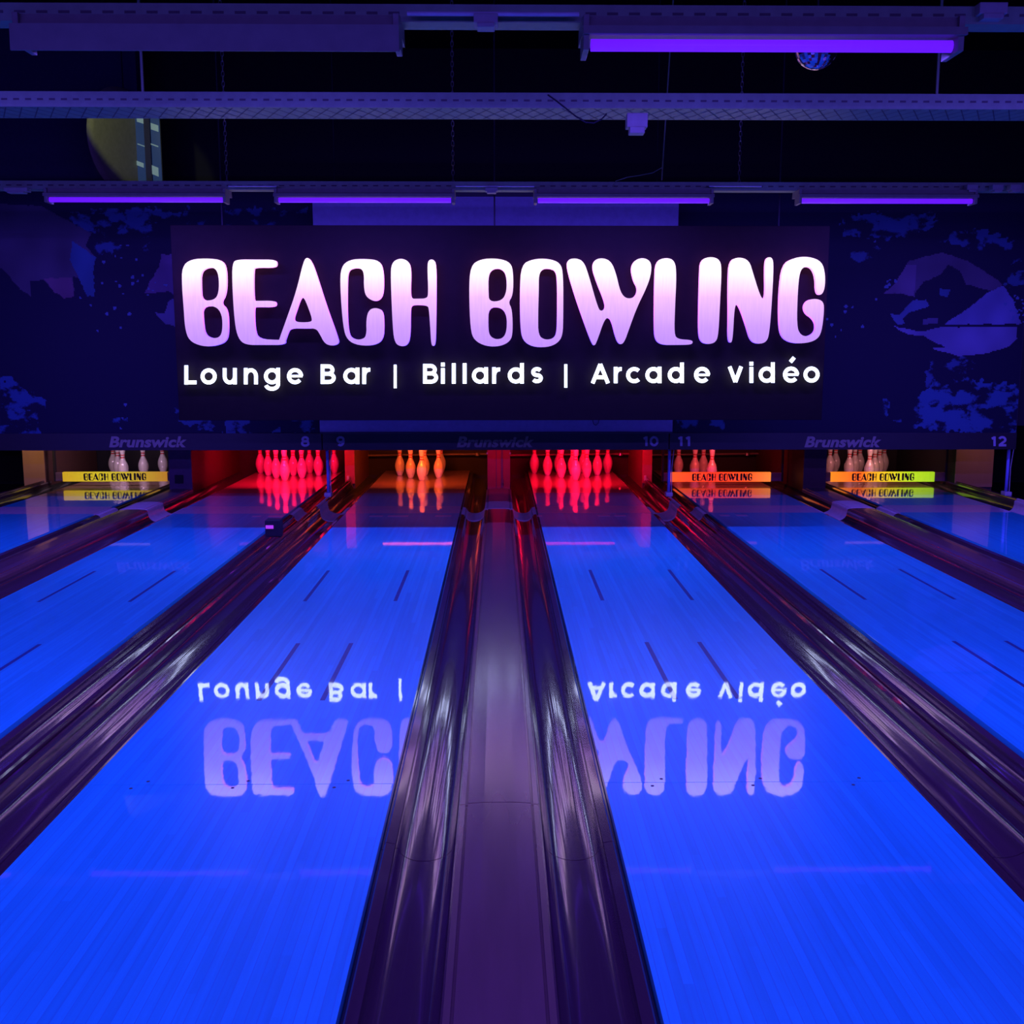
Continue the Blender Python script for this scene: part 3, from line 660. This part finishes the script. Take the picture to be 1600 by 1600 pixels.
# ------------------------------------------------------------------ sweep boards with the lettering
def sweep(px0, px1, py0, py1, stops, strength, label, n):
    d = 11.9; a = P(px0, py1, d); b_ = P(px1, py0, d)
    t = thing('sweep_board', ((a.x+b_.x)/2, d, a.z), label, 'sweep board', 'lettered boards in front of the pins')
    bm = bmesh.new(); box(bm, (a.x, d, a.z), (b_.x, d+.05, b_.z), .006)
    hw = (b_.x-a.x)/2
    obj('lit_board', bm, ramp_emit('lit_board_colour', 0, -hw, hw, stops, strength), t)
    g0 = P(285, 540, DS); g1 = P(1290, 402, DS); tw = (b_.x-a.x)*.60; thh = (b_.z-a.z)*.78
    cx = a.x+(b_.x-a.x)*(.5 if n != 11 else .51); cz = (a.z+b_.z)/2
    if n == 12: cx -= .0
    bm2 = bmesh.new()
    for nm, g, outer, holes in GL:
        spl = []
        for s in [outer]+holes:
            pts = [P(*g(q), DS) for q in chaikin(s, 1)]
            spl.append([(cx+((q.x-g0.x)/(g1.x-g0.x)-.5)*tw, cz+((q.z-g0.z)/(g1.z-g0.z)-.5)*thh) for q in pts])
        b3 = curve_mesh('l', spl, .002)
        for v in b3.verts: v.co.y += d-.001
        me = bpy.data.meshes.new('tmp'); b3.to_mesh(me); b3.free(); bm2.from_mesh(me); bpy.data.meshes.remove(me)
    obj('board_lettering', bm2, M['black_text'], t)
    for x0, x1, s in ((a.x-.09, a.x, -1), (b_.x, b_.x+.13, 1)):
        bm = bmesh.new(); box(bm, (x0, d+.01, a.z+.005), (x1, d+.045, b_.z-.005), .004); obj('side_arm', bm, M['purple'], t)
        bm = bmesh.new(); xm = x0 if s < 0 else x1
        box(bm, (xm-.012, d+.01, a.z), (xm+.012, d+.05, .765), .003); obj('arm_upright', bm, M['black'], t)
sweep(98, 260.5, 737.5, 752.5, [(0, (.80, .46, .01)), (.35, (.85, .66, .01)), (.6, (.75, .55, .02)), (1, (.62, .25, .02))], .72, 'dull yellow lettered board in front of the far left pins', 7)
sweep(1048, 1205, 738, 753, [(0, (1, .10, .005)), (.4, (1, .035, .005)), (.75, (1, .08, .005)), (1, (.95, .24, .03))], 1.05, 'orange lettered board in front of the pins beneath number eleven', 11)
sweep(1298, 1461, 737.5, 753, [(0, (1, .26, .01)), (.28, (1, .12, .005)), (.5, (.95, .58, .01)), (.75, (.50, .74, .01)), (1, (.34, .60, .01))], 1.05, 'yellow to green lettered board in front of the pins near number twelve', 12)

# ------------------------------------------------------------------ overhead rails, UV lamps
def rail(name, y, zb_, dep, hgt, label, slots, mesh=False):
    t = thing(name, (0, y, zb_), label, 'ceiling rail', 'rails under the ceiling')
    bm = bmesh.new()
    pr = [(y, zb_), (y+dep, zb_), (y+dep, zb_+hgt), (y+dep-.004, zb_+hgt), (y+dep-.004, zb_+.004), (y+.004, zb_+.004), (y+.004, zb_+hgt), (y, zb_+hgt)]
    extrude_x(bm, pr, -7.5, 7.5); obj('channel', bm, M['rail'], t)
    bm = bmesh.new(); x = -4.5; r = random.Random(3)
    while x < 4.5:
        box(bm, (x, y-.0012, zb_+hgt*.42), (x+slots*.5, y+.0, zb_+hgt*.42+.009)); x += slots
    obj('slot_row', bm, M['hole'], t)['kind'] = 'stuff'
    if mesh:
        bm = bmesh.new(); q = .075; x = -3.6
        while x < 3.6:
            for k in range(3):
                y_ = y+.012+k*(dep-.024)/3; dy = (dep-.024)/3
                for sx_ in (0, 1):
                    p0 = Vector((x+(k % 2)*q/2+sx_*q/2, y_, zb_-.001)); p1 = Vector((x+(k % 2)*q/2+(1-sx_)*q/2, y_+dy, zb_-.001))
                    tt = (p1-p0).normalized(); nn = Vector((-tt.y, tt.x, 0))*.0028
                    vs4 = [bm.verts.new(v) for v in (p0-nn, p0+nn, p1+nn, p1-nn)]; bm.faces.new(vs4)
            x += q
        obj('mesh_pattern', bm, M['hole'], t)['kind'] = 'stuff'
    return t
ZR = 2.63
rail('cable_tray', 5.18, ZR-.016, .25, .068, 'second rail from the camera, a perforated tray with a diamond mesh underside', .055, True)
rail('lamp_rail', 3.86, ZR-.022, .09, .058, 'nearest rail along the top edge of the photo, carrying two long lamp hoods', .075)
rail('lamp_rail', 7.92, ZR+.012, .10, .06, 'farthest rail, just above the lit sign, carrying the thin violet lamps', .075)

def uv_fixture(xc, y, zt_, label, lit=True, low=False, power=0, length=1.29, scale=1.0, aim=.55):
    t = thing('uv_lamp', (xc, y, zt_), label, 'lamp', 'black light lamps on the rails')
    h = length/2; s = scale
    # slanted hood facing the camera: closed profile in (y, z)
    hp = [(y-.03*s, zt_), (y+.09*s, zt_), (y+.10*s, zt_-.03*s), (y+.10*s, zt_-.034*s), (y+.02*s, zt_-.036*s), (y-.055*s, zt_-(.085 if low else .045)*s), (y-.060*s, zt_-(.085 if low else .045)*s), (y-.058*s, zt_-.028*s), (y-.034*s, zt_-.022*s)]
    bm = bmesh.new(); extrude_x(bm, hp, xc-h, xc+h); obj('lamp_hood', bm, M['hood'], t)
    ty, tz = (y-.005*s, zt_-.058*s) if low else (y-.02*s, zt_-.060*s)
    bm = bmesh.new(); tube(bm, [(xc-h+.03, ty, tz), (xc+h-.03, ty, tz)], .0135*s, 12); obj('lamp_tube', bm, M['tube_on'] if lit else M['tube_off'], t, True)
    for sx_ in (-1, 1):
        bm = bmesh.new(); xe = xc+sx_*(h-.012)
        box(bm, (xe-.010, y-.045*s, zt_-(.068 if low else .076)*s), (xe+.010, y+.05*s, zt_-.0), .003); obj('end_cap', bm, M['hood'], t)
    if power: area('uv_light', (xc, ty+.01, tz-.018*s), (xc, ty+aim, tz-1.0), length-.1, .05, UV, power, t, 165)
    return t
ZL = ZR-.0
uv_fixture(-.975, ROW_A, ZR-.022, 'large unlit lamp hood at the top left of the photo', lit=False, low=True, power=UV_POWER['A'], scale=1.5)
uv_fixture(.93, ROW_A, ZR-.022, 'large lamp at the top right with a glowing violet tube', power=UV_POWER['A'], scale=1.5)
for x in (-4.7, -2.85, 2.78, 4.65): uv_fixture(x, ROW_A, ZR-.022, 'violet lamp on the nearest rail beyond the %s edge of the photo' % ('left' if x < 0 else 'right'), power=UV_POWER['A'])
for x, tx in ((-2.585, 'thin violet lamp above the left printed board, left of the letter B'), (-.955, 'thin violet lamp above the word BEACH'), (.90, 'thin violet lamp above the word BOWLING'), (2.80, 'thin violet lamp above the right printed board')):
    uv_fixture(x, ROW_C, ZR+.012, tx, power=UV_POWER['C'], scale=1.3, aim=.45)
for x in (-4.45, 4.7): uv_fixture(x, ROW_C, ZR+.012, 'violet lamp on the farthest rail beyond the %s edge' % ('left' if x < 0 else 'right'), power=UV_POWER['C'], scale=1.3, aim=.45)
for x in (-4.6, -2.8, -1.0, .9, 2.75, 4.6): uv_fixture(x, .0, ZR, 'violet lamp overhead behind the camera', power=UV_POWER['N'])
# lit reflective conduit between lamps
def conduit(px0, px1, py, d, label, r=.006):
    a, b_ = P(px0, py, d), P(px1, py, d)
    bm = bmesh.new(); tube(bm, [(a.x, d, a.z), (b_.x, d, a.z)], r); o = obj('conduit', bm, M['white'])
    tag(o, label, 'conduit', 'thin metal conduits on the rails')
conduit(636, 905, 21, 3.80, 'bright thin conduit between the two big lamps at the top', .007)
conduit(357, 432, 291, 7.85, 'bright thin conduit between the first two violet lamps above the sign')
conduit(712, 835, 291, 7.85, 'bright thin conduit above the gap between BEACH and BOWLING')
conduit(1108, 1190, 291, 7.85, 'bright thin conduit between the two right violet lamps')
def device(px, py, wpx, hpx, d, label, lens=False):
    a, b_ = P(px-wpx/2, py+hpx/2, d), P(px+wpx/2, py-hpx/2, d)
    t = thing('ceiling_device', ((a.x+b_.x)/2, d, b_.z), label, 'small device', 'small devices fixed under the rails')
    bm = bmesh.new(); box(bm, (a.x, d, a.z+(b_.z-a.z)*.3), (b_.x, d+.07, b_.z), .004); obj('device_body', bm, M['pale'], t)
    m_ = (b_.x-a.x)*.14
    bm = bmesh.new(); box(bm, (a.x+m_, d-.004, a.z), (b_.x-m_, d+.06, a.z+(b_.z-a.z)*.32), .003); obj('device_base', bm, M['pale'], t)
device(759, 31, 38, 22, 3.79, 'small pale junction box between the two big lamps at the top')
device(1553, 16, 46, 26, 3.82, 'small pale junction box in the top right corner')
device(996, 192, 33, 32, 5.10, 'small pale box hanging under the mesh tray')
device(768, 297, 20, 9, 7.84, 'tiny pale box on the farthest rail above the sign centre')
device(24, 297, 36, 9, 7.84, 'tiny pale box on the farthest rail at the left edge')
for x in (1520, 1560, 1588): device(x, 294, 18, 12, 7.84, {1520: 'first tiny pale box from the right lamp end on the farthest rail', 1560: 'second tiny pale box on the farthest rail near the right edge', 1588: 'tiny pale box at the right edge on the farthest rail'}[x])

def chain(px, py0, py1, d, label):
    a, b_ = P(px, py0, d), P(px, py1, d); bm = bmesh.new(); z = b_.z; i = 0
    while z < 5.39:
        r1, r2 = .016, .009; seg = 10; rings = []
        for k in range(seg):
            an = 2*PI*k/seg; c = Vector((r2*math.cos(an), 0, (r1+.006)*math.sin(an))); nrm = Vector((math.cos(an), 0, math.sin(an)))
            ring = []
            for q in range(4):
                aa = PI/2*q; off = nrm*math.cos(aa)*.003+Vector((0, 1, 0))*math.sin(aa)*.003; v = c+off
                if i % 2: v = Vector((v.y, v.x, v.z))
                ring.append(bm.verts.new(v+Vector((a.x, d, z))))
            rings.append(ring)
        for k in range(seg):
            for q in range(4): bm.faces.new((rings[k][q], rings[(k+1) % seg][q], rings[(k+1) % seg][(q+1) % 4], rings[k][(q+1) % 4]))
        z += .034; i += 1
    bmesh.ops.recalc_face_normals(bm, faces=bm.faces)
    tag(obj('hanging_chain', bm, M['chain']), label, 'chain', 'chains holding the farthest rail')
chain(347, 90, 285, 7.97, 'steel chain hanging left, just right of the yellowish disc')
chain(706, 50, 285, 7.97, 'steel chain hanging near the centre, above the gap in the sign')
chain(1161, 85, 285, 7.97, 'steel chain hanging right, above the letter L')
def rod(px, d, py, label, r=.007, lean=0):
    a = P(px, py, d); bm = bmesh.new(); tube(bm, [(a.x, d, a.z), (a.x+lean, d, 5.4)], r); tag(obj('hanging_rod', bm, M['rail']), label, 'rod', 'rods holding the mesh tray')
rod(224, 5.30, 160, 'thin rod holding the mesh tray at the left')
rod(1463, 5.30, 160, 'thin rod holding the mesh tray at the right')
rod(1034, 8.0, 282, 'thin leaning rod right of the sign centre', .005, .12)
def wire(pts, d, label, r=.003):
    bm = bmesh.new(); tube(bm, [P(x, y, d) for x, y in pts], r, 6); tag(obj('loose_wire', bm, M['black'] if d < 6 else M['rail']), label, 'wire', 'loose wires')
wire([(856, 148), (870, 158), (885, 170), (900, 182), (915, 191), (928, 192), (940, 186), (948, 178)], 5.177, 'dark wire drooping over the mesh tray', .0035)
wire([(1034, 262), (1020, 270), (1000, 274), (980, 277), (962, 283), (958, 292)], 7.915, 'thin wire curling to the farthest rail')

# mirror ball
mb = P(1276, 73, 4.5)
t = thing('mirror_ball', (mb.x, 4.5, mb.z), 'small faceted mirror ball half hidden behind the top right lamp', 'mirror ball')
bm = bmesh.new(); bmesh.ops.create_uvsphere(bm, u_segments=34, v_segments=22, radius=.088); obj('ball', bm, mat('mirror_facets', (.55, .36, .42), .12, metal=1), t, local=True)
bm = bmesh.new(); tube(bm, [(0, 0, .08), (0, 0, 5.4-mb.z)], .004); obj('hanging_cord', bm, M['black'], t, local=True)

# disc and window at the upper left
c = P(191, 222, 13.3)
t = thing('round_dish', (c.x, 13.3, c.z), 'tall yellowish-grey disc seen edge-on above the left printed board', 'disc')
bm = bmesh.new(); lathe(bm, [(0, -.05), (.30, -.035), (.52, -.005), (.62, .02), (.62, .03), (.5, .03), (0, .03)], 48)
bmesh.ops.rotate(bm, verts=bm.verts, cent=(0, 0, 0), matrix=__import__('mathutils').Matrix.Rotation(PI/2, 3, 'X'))
bmesh.ops.rotate(bm, verts=bm.verts, cent=(0, 0, 0), matrix=__import__('mathutils').Matrix.Rotation(math.radians(69), 3, 'Z'))
obj('dish', bm, mat('yellowish_disc', (.50, .48, .28), .6), t, True, True)
bm = bmesh.new(); tube(bm, [(.02, .07, .5), (.02, .07, 5.4-c.z)], .008); obj('hanging_rod', bm, M['black'], t, local=True)
lp = bpy.data.lights.new('disc_spot', 'SPOT'); lp.energy = 26; lp.color = (.9, 1, .36); lp.spot_size = math.radians(24); lp.shadow_soft_size = .05  # unseen spot added to brighten the disc
lo = bpy.data.objects.new('disc_spot', lp); C.objects.link(lo); lo.location = (c.x+.2, 11.2, c.z+.5); lo.rotation_euler = (Vector((c.x+.1, 13.3, c.z))-lo.location).to_track_quat('-Z', 'Y').to_euler()
wa, wb = P(206, 290, 13.5), P(249, 160, 13.5)
win = thing('window_1', ((wa.x+wb.x)/2, 13.5, wa.z), 'small window with pale slats right of the yellowish disc', 'window'); win['kind'] = 'structure'
obj('window_frame', B((wa.x, 13.5, wa.z), (wb.x, 13.58, wb.z)), M['dark'], win)
pane = mat('lit_pane', (.04, .06, .12), .2, emis=(.03, .07, .22), es=.35)
obj('pane', B((wa.x+.02, 13.49, wa.z+.02), (wb.x-.01, 13.5, wb.z-.02)), pane, win)
slm = mat('lit_slat', (.3, .35, .3), .4, emis=(.30, .5, .55), es=.3)
for (x0, y0, x1, y1) in ((214, 186, 226, 194), (236, 196, 247, 206), (215, 228, 226, 229.5), (236, 228, 247, 230), (214, 255, 224, 262), (238, 262, 247, 276)):
    p0, p1 = P(x0, y1, 13.46), P(x1, y0, 13.46); bm = bmesh.new()
    slab(bm, [(p0.x, 13.46, p0.z+.03), (p1.x, 13.46, p0.z), (p1.x, 13.46, p1.z-.0), (p0.x, 13.46, p1.z+.03)], .012); obj('slat', bm, slm, win)
m0 = P(231, 230, 13.46)
obj('mullion', B((m0.x-.035, 13.45, wa.z), (m0.x+.035, 13.49, wb.z)), M['navywall'], win)

# warm lamps standing by the outer tan boards
area('side_lamp_left', (-5.2, 11.3, .75), (-5.2, 11.9, .25), .15, .06, (1, .55, .2), 1.7, None, 120)
area('side_lamp_right', (5.29, 11.1, .75), (5.29, 11.7, .25), .3, .06, (1, .38, .16), .7, None, 120)
